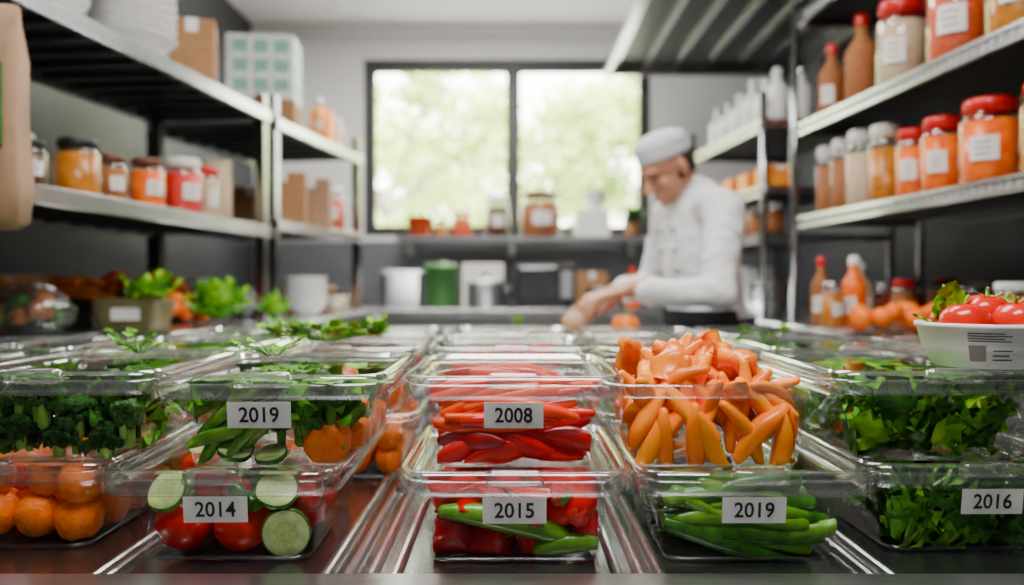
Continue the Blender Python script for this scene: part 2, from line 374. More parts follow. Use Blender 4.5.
def fill_leaves(n,zr=(.0,.1),L=(.05,.085),w=(.035,.06),mi=(0,),rib=None,yb=(-.13,.13),lobe=.12,m=None,xb=.1,ruf=.13):
    m=m or MB()
    for i in range(n):
        y=R(*yb) if i%3 else R(yb[0],yb[0]+.03)
        p_leaf(m,(R(-xb,xb),y,R(*zr)),R(*L),R(*w),rotm(R(-.3,1.4),R(-.8,.8),R(0,6.28)),random.choice(mi),R(-.2,.5),ruf,rib=rib,lobe=lobe)
    return m
def fill_oranges(zs=(.032,.078),r=.029):
    m=MB()
    for z in zs:
        for j in range(4):
            for i in range(4):
                p_orange(m,((i-1.5)*.056+R(-.008,.008),(j-1.5)*.066+R(-.008,.008),z+R(-.006,.006)),r*R(.9,1.08))
    return m
F0=.93
# ---- column A (far left)
container(-.645,.975,B0); place(fill_oranges(),'mandarin_oranges',[ORANGE,STALK],-.645,.975,B0)
container(-.585,.975,B1)
m=MB()
for i in range(26): p_broc(m,(R(-.1,.1),R(-.13,.12) if i%2 else R(-.13,-.1),R(.015,.085)),R(.02,.03))
fill_leaves(80,(.01,.095),(.04,.07),(.03,.05),(2,2,3),m=m,ruf=.28)
place(m,'broccoli_and_kale',[BROC,STALK,LEAFD,LEAF],-.585,.975,B1)
# ---- column B
container(-.350,F0,B0,'2014',lx=-.005)
m=MB()
for x,z,r in ((-.060,.038,.035),(.012,.036,.035)): p_tomato(m,(x,-.098,z),r,0,1,rot=rotm(R(-.2,.8),R(-.3,.3),0))
p_slice(m,(.074,-.124,.032),.030,rotm(pi/2+.15,0,.12),mi=(2,3,4))
p_slice(m,(-.070,-.126,.080),.026,rotm(pi/2-.6,0,-.3),mi=(2,3,4)); p_slice(m,(.062,-.122,.080),.026,rotm(pi/2-.8,.1,.1),mi=(2,3,4))
p_tomato(m,(.095,-.09,.070),.026,0,1); p_tomato(m,(.01,-.105,.080),.022,5,1); p_tomato(m,(-.03,-.09,.08),.022,0,1)
for i in range(12): p_tomato(m,(((i%3)-1)*.065,-.02+(i//3%2)*.07,.035+.045*(i//6)),.033,0,1)
for i in range(10): p_slice(m,(R(-.09,.09),R(-.06,.12),R(.05,.095)),.028,rotm(R(-.6,.6),R(-.6,.6),0),mi=(2,3,4))
for i in range(16): p_stick(m,(R(-.08,.08),R(-.11,.1),R(.06,.088)),.1,.013,rotm(0,0,R(0,3)),2,.05)
place(m,'tomatoes_and_cucumber_slices',[APPLE,STALK,CUKE,FLESH,SEED,REDD],-.350,F0,B0)
container(-.292,F0+.005,B1,'2019',lx=-.012)
m=MB()
for i in range(14): p_broc(m,(R(-.0,.07),R(-.125,-.08),R(.04,.08)),R(.018,.026),2,3)
fill_leaves(84,(.035,.1),(.045,.08),(.035,.055),(0,1,2,0),yb=(-.13,.13),m=m)
for i in range(10): p_stick(m,(R(-.09,-.01),-.124+R(0,.02),R(.025,.068)),R(.07,.1),.009,rotm(R(-.2,.2),R(-1.0,.1),R(-.3,.3)),3,.06)
p_slice(m,(-.05,-.116,.020),.022,rotm(.5,.2,.1),mi=(7,5,6)); p_slice(m,(-.005,-.118,.014),.02,rotm(.4,-.2,.1),mi=(7,5,6))
p_orange(m,(.062,-.108,.029),.031,4,3); p_orange(m,(.084,-.04,.03),.026,4,3); p_orange(m,(.08,.03,.03),.028,4,3); p_orange(m,(.08,.09,.03),.028,4,3)
place(m,'mixed_salad_vegetables',[LEAF,LEAFL,LEAFD,OKRA,ORANGE,FLESH,SEED,CUKE],-.292,F0+.005,B1)
# ---- column C
container(.003,F0-.005,B0,'2015')
m=MB()
for x,y,z,r,q in ((-.068,-.085,.076,.034,0),(.070,-.088,.068,.038,0),(-.080,-.085,.022,.030,1),(.0,-.08,.075,.032,1),(.03,-.085,.02,.03,1),(-.03,-.09,.018,.028,1),(.09,-.09,.03,.026,1)):
    p_pepper(m,(x,y,z),r,q,2,rot=rotm(R(.9,1.7),R(-.5,.5),R(-1.3,1.3)),h=1.1)
for i in range(30): p_strip(m,(R(-.08,.08),R(-.075,.11),R(.02,.09)),R(.06,.1),R(.03,.05),rrot(),random.choice((0,1,1)),curl=1.6)
for i in range(9): p_strip(m,(R(-.08,.08),R(-.12,-.1),R(.07,.098)),R(.06,.09),R(.03,.045),rotm(-pi/2+R(-.9,.0),R(-.4,.4),R(-.3,.3)),random.choice((0,0,1)),bend=.8,curl=1.4)
p_stick(m,(-.005,-.116,.038),.165,.0165,rotm(0,.22,.02),2,.05,seg=12,taper=.5)
p_stick(m,(.065,-.118,.016),.075,.012,rotm(0,-.1,.0),2,.05,seg=10)
for c,s,ro in (((.020,-.120,.058),.022,rotm(2.9,.3,.2)),((.055,-.122,.080),.018,rotm(2.2,-.5,.2)),((.078,-.122,.058),.018,rotm(3.4,.5,.2)),((-.02,-.124,.078),.017,rotm(2.7,.8,.2))):
    M=T(*c)@ro; m.lathe([(0,-s),(s*.35,-s*.8),(s*.75,-s*.1),(s*.9,s*.4),(s*.6,s*.8),(0,s*.85)],3,M,16)
    for k in range(6): m.grid(lambda u,v,a=k*1.05:Vector((math.cos(a)*u*s*.8-math.sin(a)*(v-.5)*s*.4*(1-u),math.sin(a)*u*s*.8+math.cos(a)*(v-.5)*s*.4*(1-u),s*(.9-.2*u*u))),3,2,2,M)
place(m,'red_peppers_and_strawberries',[REDP,REDD,OKRA,STRAW],.003,F0-.005,B0)
container(.002,F0+.01,B1,'2008',sc=.94)
m=MB()
for i in range(14): p_stick(m,(R(-.045,.045),-.122+R(0,.012),.050+.0038*i),R(.11,.16),R(.0075,.010),rotm(0,R(-.28,.14),R(-.1,.1)),(2,0,2,2,0,2)[i%6],R(-.03,.06),seg=8,taper=.6)
for i in range(16): p_stick(m,(-.075+.022*(i%8)+R(-.006,.006),-.112+R(0,.012)+.04*(i//8),.016+.012*(i%3)),R(.07,.10),R(.013,.017),rotm(R(0,6),R(-.5,.5),R(-.3,.3)),1 if i%3 else 0,R(-.08,.1),seg=12,taper=.45)
for i in range(50): p_stick(m,(R(-.05,.05),R(-.09,.12),R(.02,.095)),R(.08,.13),R(.008,.011),rotm(0,R(-.3,.3),R(-.6,.6)),random.choice((0,1,2,2)),.05,seg=7)
place(m,'sliced_red_peppers',[REDP,REDD,REDO,OKRA],.002,F0+.01,B1,sc=.94)
# ---- column D
container(.289,F0-.003,B0,'2019',lx=.0)
m=MB()
for i in range(10): p_stick(m,(R(-.030,.030),-.118+.006*(i%2),.016+.0088*i),R(.13,.19),R(.0115,.0155),rotm(R(0,3),(.12 if i%2 else .26)*R(.3,1.3)*(1 if i not in (4,8) else -1),R(-.05,.05)),(0,1,0,0,1,0,1,0,0,1,0)[i],.03,seg=7,taper=.7)
for i in range(44): p_stick(m,(R(-.04,.04),R(-.095,.12),R(.012,.096)),R(.1,.18),R(.011,.015),rotm(R(0,3),R(-.2,.2),R(-.35,.35)),random.choice((0,1,0,0)),.04,seg=7,taper=.7)
for i in range(7):
    p_stick(m,(R(-.085,.085),-.122,R(.02,.085)),R(.04,.07),.010,rotm(0,R(-.4,.5),0),1,.0,seg=6,taper=.95)
place(m,'okra_and_cucumber_batons',[CUKE,OKRA,STALK],.289,F0-.003,B0)
container(.248,F0+.0,B1,None,lid=False)
m=MB()
# upright solid wedges against the front wall
for i in range(20):
    p_stick(m,(-.085+.17*(i%7)/6+R(-.008,.008),-.120+.014*(i//7)+R(0,.004),.030+.022*(i//7)+R(-.006,.012)),R(.07,.095),R(.015,.020),rotm(R(-.4,.4),R(.55,2.4),R(-.2,.2)),i%3!=0,R(-.06,.14),seg=10,taper=.55,flat=.62)
for i in range(70):
    x,y=R(-.1,.1),R(-.12,.13); top=.118-.03*(abs(x)/.1)**2-.02*(abs(y)/.13)**2
    p_stick(m,(x*.9,y*.92,R(.05,top)),R(.06,.085),R(.013,.018),rotm(R(-.6,.6),R(-1.3,1.3),R(0,6.28)),i%3!=0,R(-.05,.16),seg=9,taper=.5,flat=.6)
for i in range(16): p_strip(m,(R(-.09,.07),R(-.08,.08),.116+R(-.008,.010)),R(.05,.065),R(.034,.046),rotm(R(-.6,.6),R(-1.3,1.3),R(0,6.28)),i%2,1,bend=R(.4,1.0),curl=1.3,th=.012,wav=.0025,pt=.35)
place(m,'orange_pepper_strips',[ORNL,ORNP],.248,F0+.0,B1,top=None)
# ---- column E
container(.576,.965,B0,'2016',lx=.020)
m=MB()
for i in range(18): p_stick(m,(R(-.07,.02),-.124+.006*(i%2),R(.02,.08)),R(.07,.12),R(.004,.006),rotm(0,R(-1.3,-.5),R(-.1,.1)),1,.02,seg=6)
for i in range(12): p_stick(m,(R(-.09,.09),R(-.126,-.11),R(.02,.09)),R(.06,.1),R(.004,.006),rotm(0,R(-1.5,1.5),0),1,.02,seg=6)
fill_leaves(100,(.0,.098),(.045,.08),(.035,.055),(0,0,2),m=m,ruf=.2)
place(m,'spinach_and_asparagus',[LEAFD,OKRA,LEAF],.576,.965,B0)
container(.540,.975,B1)
m=fill_leaves(110,(.0,.1),(.045,.08),(.035,.06),(0,1,0,2),yb=(-.13,.13),ruf=.2)
for i in range(5): p_orange(m,(-.03+R(-.02,.03),R(-.06,.1),.02),.02,3,3)
place(m,'mixed_salad_greens',[LEAF,LEAFL,LEAFD,ORANGE],.540,.975,B1)
# extra far side columns
for sx in (-.93,.868):
    container(sx,.98,B0); place(fill_leaves(40,(0,.08),mi=(0,1)),'leafy_greens',[LEAFD,LEAF],sx,.98,B0)
    container(sx,.98,B1); place(fill_leaves(40,(0,.08),mi=(0,1)),'leafy_greens',[LEAFD,LEAF],sx,.98,B1)
# ---- second row
def row2(x,low,up,lid=True,y=1.34,nm=('leafy_greens','leafy_greens')):
    container(x,y,B0); container(x,y,B1,lid=lid)
    a,am=low; place(a,nm[0],am,x,y,B0)
    b,bm=up; place(b,nm[1],bm,x,y,B1,top=.102 if lid else None)
g=lambda n=45:(fill_leaves(n,(0,.08),mi=(0,1)),[LEAF,LEAFD])
row2(-.60,(fill_oranges(),[ORANGE,STALK]),(fill_leaves(50,(0,.095),mi=(0,1)),[LEAF,LEAFL]),nm=('mandarin_oranges','leafy_greens'))
row2(-.30,(fill_oranges(),[ORANGE,STALK]),(fill_oranges((.032,)),[ORANGE,STALK]),nm=('mandarin_oranges','mandarin_oranges'))
def peps(n,a,cl=1.5):
    m=MB()
    for i in range(n): p_strip(m,(R(-.08,.08),R(-.12,.12),R(.02,.09)),R(.06,.1),R(.025,.04),rrot(),random.choice(a),curl=cl,th=.006)
    return m
row2(0,(peps(40,(0,1)),[REDP,REDD]),(peps(40,(0,1)),[REDO,REDP]),nm=('sliced_red_peppers','sliced_red_peppers'))
row2(.29,g(),(peps(40,(0,1)),[ORNP,ORNL]),nm=('leafy_greens','orange_pepper_strips'))
row2(.585,g(),g()); row2(.88,g(30),g(30)); row2(-.90,g(30),g(30))
for x in (-.62,-.31,0,.3,.6):
    container(x,1.71,B0); container(x,1.71,B1)
    place(fill_leaves(40,(0,.085),mi=(0,1)),'leafy_greens',[LEAF,LEAFD],x,1.71,B1)
# herb bunch on lid
def herb(x,y,z,name,n=26,s=.05,mi=(0,1),sp=.1):
    m=MB()
    for i in range(n):
        a=R(0,6.28); q=R(.02,sp); px,py=q*math.cos(a),q*math.sin(a)*.6
        hgt=R(.006,.03)
        m.tube([(px*.2,py*.2,.004),(px*.6,py*.6,hgt*.9),(px,py,hgt)],[.0014,.0012,.001],0,5)
        for k in range(3): p_leaf(m,(px,py,hgt),R(.5,1)*s,R(.4,.7)*s,rotm(R(-.1,.6),R(-.4,.4),a-pi/2+R(-1,1)),random.choice(mi),R(-.2,.3),.15,lobe=.25)
    for v in m.v: v.z=max(v.z,.001)
    m.build(name,[LEAF,LEAFL],(x,y,z))
herb(-.34,1.46,TOPZ,'parsley_bunch',40,.038,sp=.11); herb(-.56,1.20,TOPZ,'parsley_sprig',6,.018,sp=.05)
herb(-.345,1.16,TOPZ,'parsley_sprig',8,.020,sp=.06); herb(.46,1.40,TOPZ,'parsley_sprig',7,.022,sp=.06)
herb(-.66,1.36,TOPZ,'parsley_sprig',6,.02,sp=.05)

# bowl with tomatoes
m=MB()
m.lathe([(0,0),(.055,0),(.064,.003),(.075,.03),(.081,.056),(.084,.058),(.084,.064),(.080,.064),(.077,.056),(.070,.03),(.058,.008),(0,.006)],0,None,40)
def curved_label(m,rf,a0,a1,z0,z1,mi,n=10,off=.0008):
    vs=[];fs=[]
    for i in range(n+1):
        a=a0+(a1-a0)*i/n
        for z in (z0,z1): r=rf(z)+off; vs.append((r*math.cos(a),r*math.sin(a),z))
    for i in range(n): fs.append((2*i,2*i+2,2*i+3,2*i+1))
    m.add(vs,fs,mi,True)
rb=lambda z:.064+(.011/.027)*(z-.003) if z<.03 else .075+(.006/.026)*(z-.03)
for k in range(4):
    curved_label(m,rb,-2.35,-1.75-.1*(k%2),.040+k*.0036,.0413+k*.0036,2,off=.0012)
curved_label(m,rb,-2.35,-2.1,.012,.034,3,4,.0012); curved_label(m,rb,-2.0,-1.7,.014,.0155,2,4,.001); curved_label(m,rb,-2.0,-1.75,.02,.0215,2,4,.001); curved_label(m,rb,-2.0,-1.72,.027,.0285,2,4,.001)
ob=m.build('white_bowl',[WHITE,LABEL,INK,INKG],(.620,1.042,TOPZ)); ob.scale=(1,1,.90)
m=MB()
for x,y,r in ((-.040,-.022,.031),(.024,-.03,.035),(.045,.03,.032),(-.02,.04,.03),(.0,.0,.03)): p_tomato(m,(x,y,.052+(.012 if x==0 else 0)),r,0,1,rot=rotm(R(-.3,.3),R(-.3,.3),R(0,6)))
for i in range(5): p_leaf(m,(-.03+R(-.02,.02),.03,.045),.06,.045,rotm(1.2+R(-.3,.3),R(-.5,.5),R(-.6,.9)),2,.2,.12,rib=1)
p_leaf(m,(-.065,0,.050),.03,.02,rotm(.3,0,1.2),2,.1,.1)
m.build('tomatoes_with_lettuce',[TOM,STALK,LEAFL],(.620,1.042,TOPZ+.004))

# ------------------------------------------------------------------ shelving
def frame(p0,p1):
    a=Vector((p1[0]-p0[0],p1[1]-p0[1],0)); L=a.length; a.normalize(); d=Vector((0,0,1)).cross(a)
    M=Matrix(((a.x,d.x,0,p0[0]),(a.y,d.y,0,p0[1]),(0,0,1,0),(0,0,0,1))); return M,L
def shelf_solid(name,p0,p1,depth,zs,zb,ztop,sides=True):
    M,L=frame(p0,p1); m=MB()
    for z in zs:
        m.box((0,.02,z-.012),(L,depth,z),0,M)
        m.box((0,0,z-.042),(L,.02,z+.002),1,M,bev=.003)
        m.box((0,depth-.02,z-.04),(L,depth,z-.012),0,M)
        k=0
        while k<L-.03:
            m.box((k,.02,z-.03),(k+.02,depth-.02,z-.012),2,M); k+=.12
    for x in (0.02,L-.02):
        for y in (.03,depth-.02): m.box((x-.018,y-.018,zb),(x+.018,y+.018,ztop),3 if y<.1 else 2,M)
    m.build(name,[STEEL,STEELB,STEELD,STEELM]); return M,L
def shelf_wire(name,p0,p1,depth,zs,zb,ztop):
    M,L=frame(p0,p1); m=MB()
    for z in zs:
        for zz in (z-.004,z-.034): 
            m.box((0,0,zz-.005),(L,.014,zz+.005),1,M); m.box((0,depth-.012,zz-.004),(L,depth,zz+.004),1,M)
        m.box((.08,.004,z-.03),(L-.08,.008,z-.009),3,M)
        k=.03
        while k<L-.02:
            m.box((k-.002,.0,z-.034),(k+.002,.012,z-.004),1,M); m.box((k-.003,.01,z-.006),(k+.003,depth-.01,z),0,M)
            k+=.03
        for x in (0,L-.012): m.box((x,.01,z-.03),(x+.012,depth-.01,z-.004),1,M)
        m.box((.01,.014,z-.010),(L-.01,depth-.014,z-.0065),0,M)
    for x in (.012,L-.012):
        for y in (.0,depth): m.tube([tuple(M@Vector((x,y,zb))),tuple(M@Vector((x,y,ztop)))],[.014,.014],4,12,caps=False)
    m.build(name,[STEELD,STEELB,STEEL,mat('label_strip',(.30,.30,.30),.4),STEELM]); return M,L
shelf_solid('storage_shelf',(-1.115,1.15),(-.895,2.97),.46,(1.445,1.87),1.101,1.93)
shelf_solid('storage_shelf',(-.885,3.02),(-.735,3.95),.55,(1.475,1.86),1.101,1.95)
shelf_wire('wire_shelf',(.985,2.80),(1.10,1.15),.46,(1.46,1.78,2.16),1.101,2.2)
shelf_wire('wire_shelf',(.87,3.85),(.945,2.98),.5,(1.42,1.6,1.85),1.101,1.95)

# side counters
def counter(name,a,b,z):
    m=MB(); m.box((a[0],a[1],z-.04),(b[0],b[1],z),1,bev=.006)
    for x in (a[0]+.05,b[0]-.05):
        for y in (a[1]+.05,b[1]-.05): m.box((x-.02,y-.02,0),(x+.02,y+.02,z-.04),1)
    m.box((a[0]+.03,a[1]+.03,.3),(b[0]-.03,b[1]-.03,.33),0); m.box((a[0]+.02,a[1]+.02,z-.12),(b[0]-.02,b[1]-.02,z-.04),0)
    m.build(name,[STEEL,STEELB])
counter('side_counter',(-1.58,2.15),(-.70,4.1),1.10)
counter('side_counter',(.86,2.15),(1.62,4.1),1.10)
counter('back_counter',(-.69,4.12),(1.5,4.97),1.10)
counter('chef_worktable',(-.66,2.3),(.42,3.15),1.06)
counter('side_counter',(-1.58,1.12),(-1.08,2.13),1.10)
counter('side_counter',(1.08,1.12),(1.62,2.13),1.10)

# ------------------------------------------------------------------ jars etc
def jar(x,y,z,r,h,cm,lm,label=True,fill=.74,name='spice_jar',la=-1.5):
    m=MB()
    m.lathe([(0,.003),(r*.9,.003),(r*.94,.01),(r*.94,h*fill),(r*.5,h*(fill+.01)),(0,h*(fill+.012))],0,None,24)
    m.lathe([(0,0),(r*.93,0),(r,.006),(r,h*.74),(r*.95,h*.79),(r*.8,h*.83),(r*.8,h*.86)],1,None,28)
    lr=r*.86
    m.lathe([(lr*.95,h*.84),(lr,h*.845),(lr,h*.97),(lr*.94,h),(0,h)],2,None,36)
    for k in range(18):
        a=k*pi/9; m.box((lr-.001,-.0015,h*.855),(lr+.0012,.0015,h*.96),2,rotm(0,0,a))
    if label:
        curved_label(m,lambda z:r,la-.45,la+.45,h*.26,h*.54,3,8)
        for k in range(3): curved_label(m,lambda z:r,la-.3,la+.2,h*(.32+.07*k),h*(.34+.07*k),4,6,.0014)
    m.build(name,[cm,JARG,lm,LABEL,INKG],(x,y,z))
def bottle(x,y,z,r,h,cm,lm,label=True,name='sauce_bottle',la=-1.5):
    m=MB()
    m.lathe([(0,0),(r*.92,0),(r,.006),(r,h*.55),(r*.9,h*.62),(r*.45,h*.74),(r*.36,h*.8),(r*.36,h*.88),(0,h*.88)],0,None,24)
    m.lathe([(r*.42,h*.87),(r*.44,h*.88),(r*.42,h*.97),(r*.3,h),(0,h)],1,None,20)
    if label:
        curved_label(m,lambda z:r,la-.5,la+.5,h*.18,h*.42,2,8)
        for k in range(3): curved_label(m,lambda z:r,la-.3,la+.2,h*(.24+.05*k),h*(.255+.05*k),3,6,.0014)
    m.build(name,[cm,lm,LABEL,INKG],(x,y,z))
def cbox(x,y,z,w,d,h,mt,name='cardboard_box',rot=0,print_=None,tape=True):
    m=MB(); m.box((-w/2,-d/2,0),(w/2,d/2,h),0,bev=.003)
    if tape: m.box((-.018,-d/2-.0006,h*.8),(.018,-d/2+.001,h),1); m.box((-.018,-d/2,h-.001),(.018,d/2,h+.0006),1)
    if print_:
        for k in range(3):
            for j in range(3): m.box((-w/2+w*(.1+.3*k),-d/2-.0007,h*(.12+.3*j)),(-w/2+w*(.32+.3*k),-d/2+.001,h*(.32+.3*j)),2)
            for j in range(3): 
                m.box((w/2-.001,-d/2+d*(.1+.3*k),h*(.12+.3*j)),(w/2+.0007,-d/2+d*(.32+.3*k),h*(.32+.3*j)),2)
    m.build(name,[mt,LABEL,print_ or LABEL],(x,y,z),rot=rot)
def bag(x,y,z,w,h,d,mt,name='paper_bag',rot=0,label=False):
    m=MB(); rings=[]
    for i,(a,b,c) in enumerate(((.9,.9,0),(1,1,.04),(1.02,1.05,.4),(.98,.85,.7),(.95,.35,.88),(1.0,.12,1.0))):
        ring=rr(w/2*a,d/2*b,min(w,d)*.25*b,h*c,4)
        rings.append([(p[0]+R(-.003,.003),p[1]+R(-.004,.004),p[2]+(R(-.003,.003) if i>0 else 0)) for p in ring])
    m.loft(rings,0)
    if label: m.box((-w*.3,-d/2*1.08,h*.25),(w*.3,-d/2*1.02,h*.55),1)
    m.build(name,[mt,LABEL],(x,y,z),rot=rot)
def bowls(x,y,z,r,n,mt=WHITE,name='stacked_bowls',st=.024):
    m=MB()
    for k in range(n):
        m.lathe([(0,0),(r*.45,0),(r*.5,.006),(r*.8,.03),(r,.06),(r*1.02,.062),(r*.97,.062),(r*.75,.032),(r*.4,.01),(0,.008)],0,T(R(-.002,.002),R(-.002,.002),k*st),30)
    m.build(name,[mt],(x,y,z))

# left lower shelf (z 1.445)
z=1.447; la=-.7
jar(-1.13,1.86,z,.044,.115,DARKJ,BLACK,True,la=la); jar(-1.10,2.02,z,.055,.145,HONEY,BLACK,False,la=la)
jar(-1.09,2.17,z,.040,.13,SPICE1,BRNLID,True,la=la); jar(-1.065,2.33,z,.050,.145,AMBER,BRNLID,True,la=la); jar(-1.22,2.22,z,.045,.15,SPICE3,BLACK,la=la)
jar(-1.045,2.53,z,.062,.175,STRAW,CREAM,True,la=la); jar(-1.02,2.68,z,.035,.17,SPICE3,REDLID,la=la)
bag(-1.06,2.83,z,.12,.22,.1,SPICE3,'flour_bag',rot=.3)
for i,(x,y) in enumerate(((-1.27,1.9),(-1.27,2.05),(-1.3,2.45),(-1.3,2.65),(-1.25,1.72),(-1.2,1.55))): jar(x,y,z,.045,R(.12,.17),random.choice((SPICE1,DARKJ,SPICE2)),random.choice((BLACK,WHITE)),la=la)
# left upper shelf (z 1.87)
z=1.872
bowls(-1.14,1.98,z,.085,4,WHITE); bowls(-1.09,2.30,z,.115,6,WHITE,st=.025)
cbox(-1.06,2.66,z,.14,.14,.22,KRAFT,rot=.3); cbox(-1.2,1.6,z,.2,.2,.2,KRAFT)
cbox(-.99,3.20,1.862,.26,.2,.085,KRAFT,rot=.12)
cbox(-.99,3.20,1.949,.26,.2,.25,mat('carton_white',(.66,.71,.67),.6),'printed_carton',rot=.12,print_=TEAL,tape=False)
cbox(-1.2,2.86,z,.1,.1,.2,WHITE,'printed_carton',rot=.12,print_=TEAL,tape=False)
# unit 2
z=1.862; bottle(-.83,3.45,z,.03,.17,YEL,WHITE); cbox(-.86,3.62,z,.09,.1,.15,YEL,'food_packet'); bottle(-.82,3.78,z,.03,.15,SPICE3,WHITE); cbox(-1.1,3.6,z,.2,.2,.16,KRAFT)
z=1.477; cbox(-.93,3.25,z,.18,.16,.2,KRAFT,rot=.2); cbox(-.88,3.52,z,.16,.16,.21,KRAFTL,rot=.15); jar(-.83,3.72,z,.05,.2,SPICE2,WHITE); cbox(-1.15,3.6,z,.2,.2,.18,KRAFT)
# hanging paper bag near left
m=MB(); rings=[]
for a,b,c in ((.75,.6,0),(1,1,.03),(1.05,1.1,.2),(.95,.95,.5),(1,.8,.75),(.9,.3,.92),(.85,.1,1)):
    rings.append([(p[0]+R(-.003,.003),p[1]+R(-.003,.003),p[2]) for p in rr(.068*a,.05*b,.025*b,.42*c,4)])
m.loft(rings,0); m.box((-.045,-.058,.15),(.05,-.05,.30),1); m.tube([(0,0,.41),(0,.0,.44),(0,0,.46)],[.006,.004,.003],0,6)
m.build('hanging_paper_bag',[KRAFTL,GREENP],(-.985,1.49,1.33),rot=.2)

# left counter produce
z=1.102
m=MB(); m.loft([rr(.07,.06,.02,0),rr(.075,.065,.02,.004),rr(.09,.075,.025,.08),rr(.095,.08,.027,.083),rr(.088,.073,.024,.08),rr(.072,.062,.02,.01)],0)
m.box((-.03,-.078,.028),(.045,-.071,.06),1); m.build('produce_tub',[mat('olive_tub',(.22,.19,.07),.5),LABEL],(-1.05,2.22,z))
def lettuce(x,y,z,s,n,name='lettuce_head',ms=(LEAFL,LEAF)):
    m=MB()
    for i in range(n):
        a=i*2.4; t=1.35-1.1*i/n
        p_leaf(m,(.12*s*math.cos(a),.12*s*math.sin(a),.02),s*R(.8,1.1),s*R(.6,.8),rotm(t,0,a-pi/2),i%2,R(-.2,.25),.14,rib=None)
    for v in m.v: v.z=max(v.z,.001)
    m.build(name,list(ms),(x,y,z))
lettuce(-1.01,2.22,z+.05,.10,11); lettuce(-.90,2.44,z,.12,18); lettuce(-.82,2.75,z,.08,12)
def crate(x,y,z,w,d,h,mt,nm='produce_crate'):
    m=MB(); m.box((-w/2,-d/2,0),(w/2,d/2,.008))
    for s in (-1,1):
        m.box((-w/2,s*d/2-.004,0),(w/2,s*d/2+.004,h)); m.box((s*w/2-.004,-d/2,0),(s*w/2+.004,d/2,h))
    m.build(nm,[mt],(x,y,z))
crate(-1.37,2.35,z,.36,.2,.085,BLACK)
m=MB()
for i in range(46): p_stick(m,(R(-.11,.11),R(-.06,.06),.03+R(0,.11)),.13,.014,rotm(0,R(-.1,.1),R(-.5,.5)),i%3!=0,.03)
m.build('carrots_pile',[YEL,ORNP],(-1.37,2.35,z))
crate(-1.28,2.78,z,.36,.2,.10,BLACK)
m=MB()
for i in range(34): p_orange(m,(R(-.14,.14),R(-.06,.06),.04+R(0,.11)),.028)
m.build('oranges_pile',[ORANGE,STALK],(-1.28,2.78,z))
m=MB()
for i in range(14): p_orange(m,(R(-.08,.08),R(-.06,.06),.03+R(0,.045)),.028)
m.build('mandarins_pile',[ORANGE,STALK],(-1.06,2.56,z))
PLB=clear('plastic_bag_film',base=.06,edge=.5,power=1.8,white=.05,rough=.15)
m=MB()
for i in range(26): p_orange(m,(R(-.07,.07),R(-.055,.055),.026+R(0,.06)),.022,i%2*2,0)
rings=[]
for a,c in ((.8,0.001),(1.0,.03),(1.05,.06),(.8,.1),(.35,.125),(.5,.15)):
    rings.append([(p[0]*R(.9,1.1),p[1]*R(.9,1.1),p[2]+(R(-.004,.004) if c>.01 else 0)) for p in rr(.1*a,.08*a,.05*a,c,4)])
m.loft(rings,1,None,True,False)
m.build('bagged_produce',[SPICE1,PLB,LEAFD],(-1.23,2.01,z))
bowls(-.85,3.3,z,.085,5,WHITE); bowls(-1.05,3.3,z,.085,3,WHITE); bowls(-1.0,3.0,z,.09,2,STEEL); jar(-1.2,3.05,z,.06,.15,SPICE1,WHITE)
cbox(-.95,3.75,z,.2,.2,.12,KRAFT); jar(-.79,3.6,z,.05,.1,SPICE3,BLACK)
# right upper shelf z 1.78
z=1.782; la=-2.3
def rx(y): return .985+(2.8-y)*.0697
bottle(rx(2.68)+.08,2.68,z,.042,.25,SPICE1,REDLID,la=la); bottle(rx(2.5)+.09,2.50,z,.050,.29,SPICE1,REDLID,False,la=la)
jar(rx(2.28)+.09,2.28,z,.068,.25,SPICE3,REDLID,la=la); jar(rx(2.02)+.09,2.02,z,.075,.25,SPICE2,REDLID,la=la); jar(rx(1.8)+.09,1.80,z,.07,.25,HONEY,REDLID,la=la)
for y in (2.7,2.5,2.3,2.08,1.85): jar(rx(y)+.27,y,z,.055,R(.2,.26),random.choice((SPICE1,AMBER,SPICE2)),REDLID,la=la)
# right middle shelf z 1.46
z=1.462
for y,r,h,c,l in ((2.7,.042,.23,SPICE1,WHITE),(2.59,.045,.235,SPICE1,WHITE),(2.47,.052,.24,SPICE3,WHITE),(2.34,.05,.23,HONEY,CREAM)): jar(rx(y)+.08,y,z,r,h,c,l,False,fill=.7)
jar(rx(2.2)+.08,2.20,z,.046,.19,AMBER,REDLID,la=la); jar(rx(2.07)+.08,2.07,z,.052,.195,AMBER,REDLID,la=la); jar(rx(1.89)+.085,1.89,z,.068,.20,AMBER,REDLID,la=la); jar(rx(1.7)+.09,1.70,z,.062,.2,HONEY,REDLID,la=la)
for y in (2.62,2.45,2.25,2.05,1.85): jar(rx(y)+.26,y,z,.055,R(.18,.23),random.choice((SPICE1,AMBER,SPICE3)),random.choice((REDLID,WHITE)),la=la)
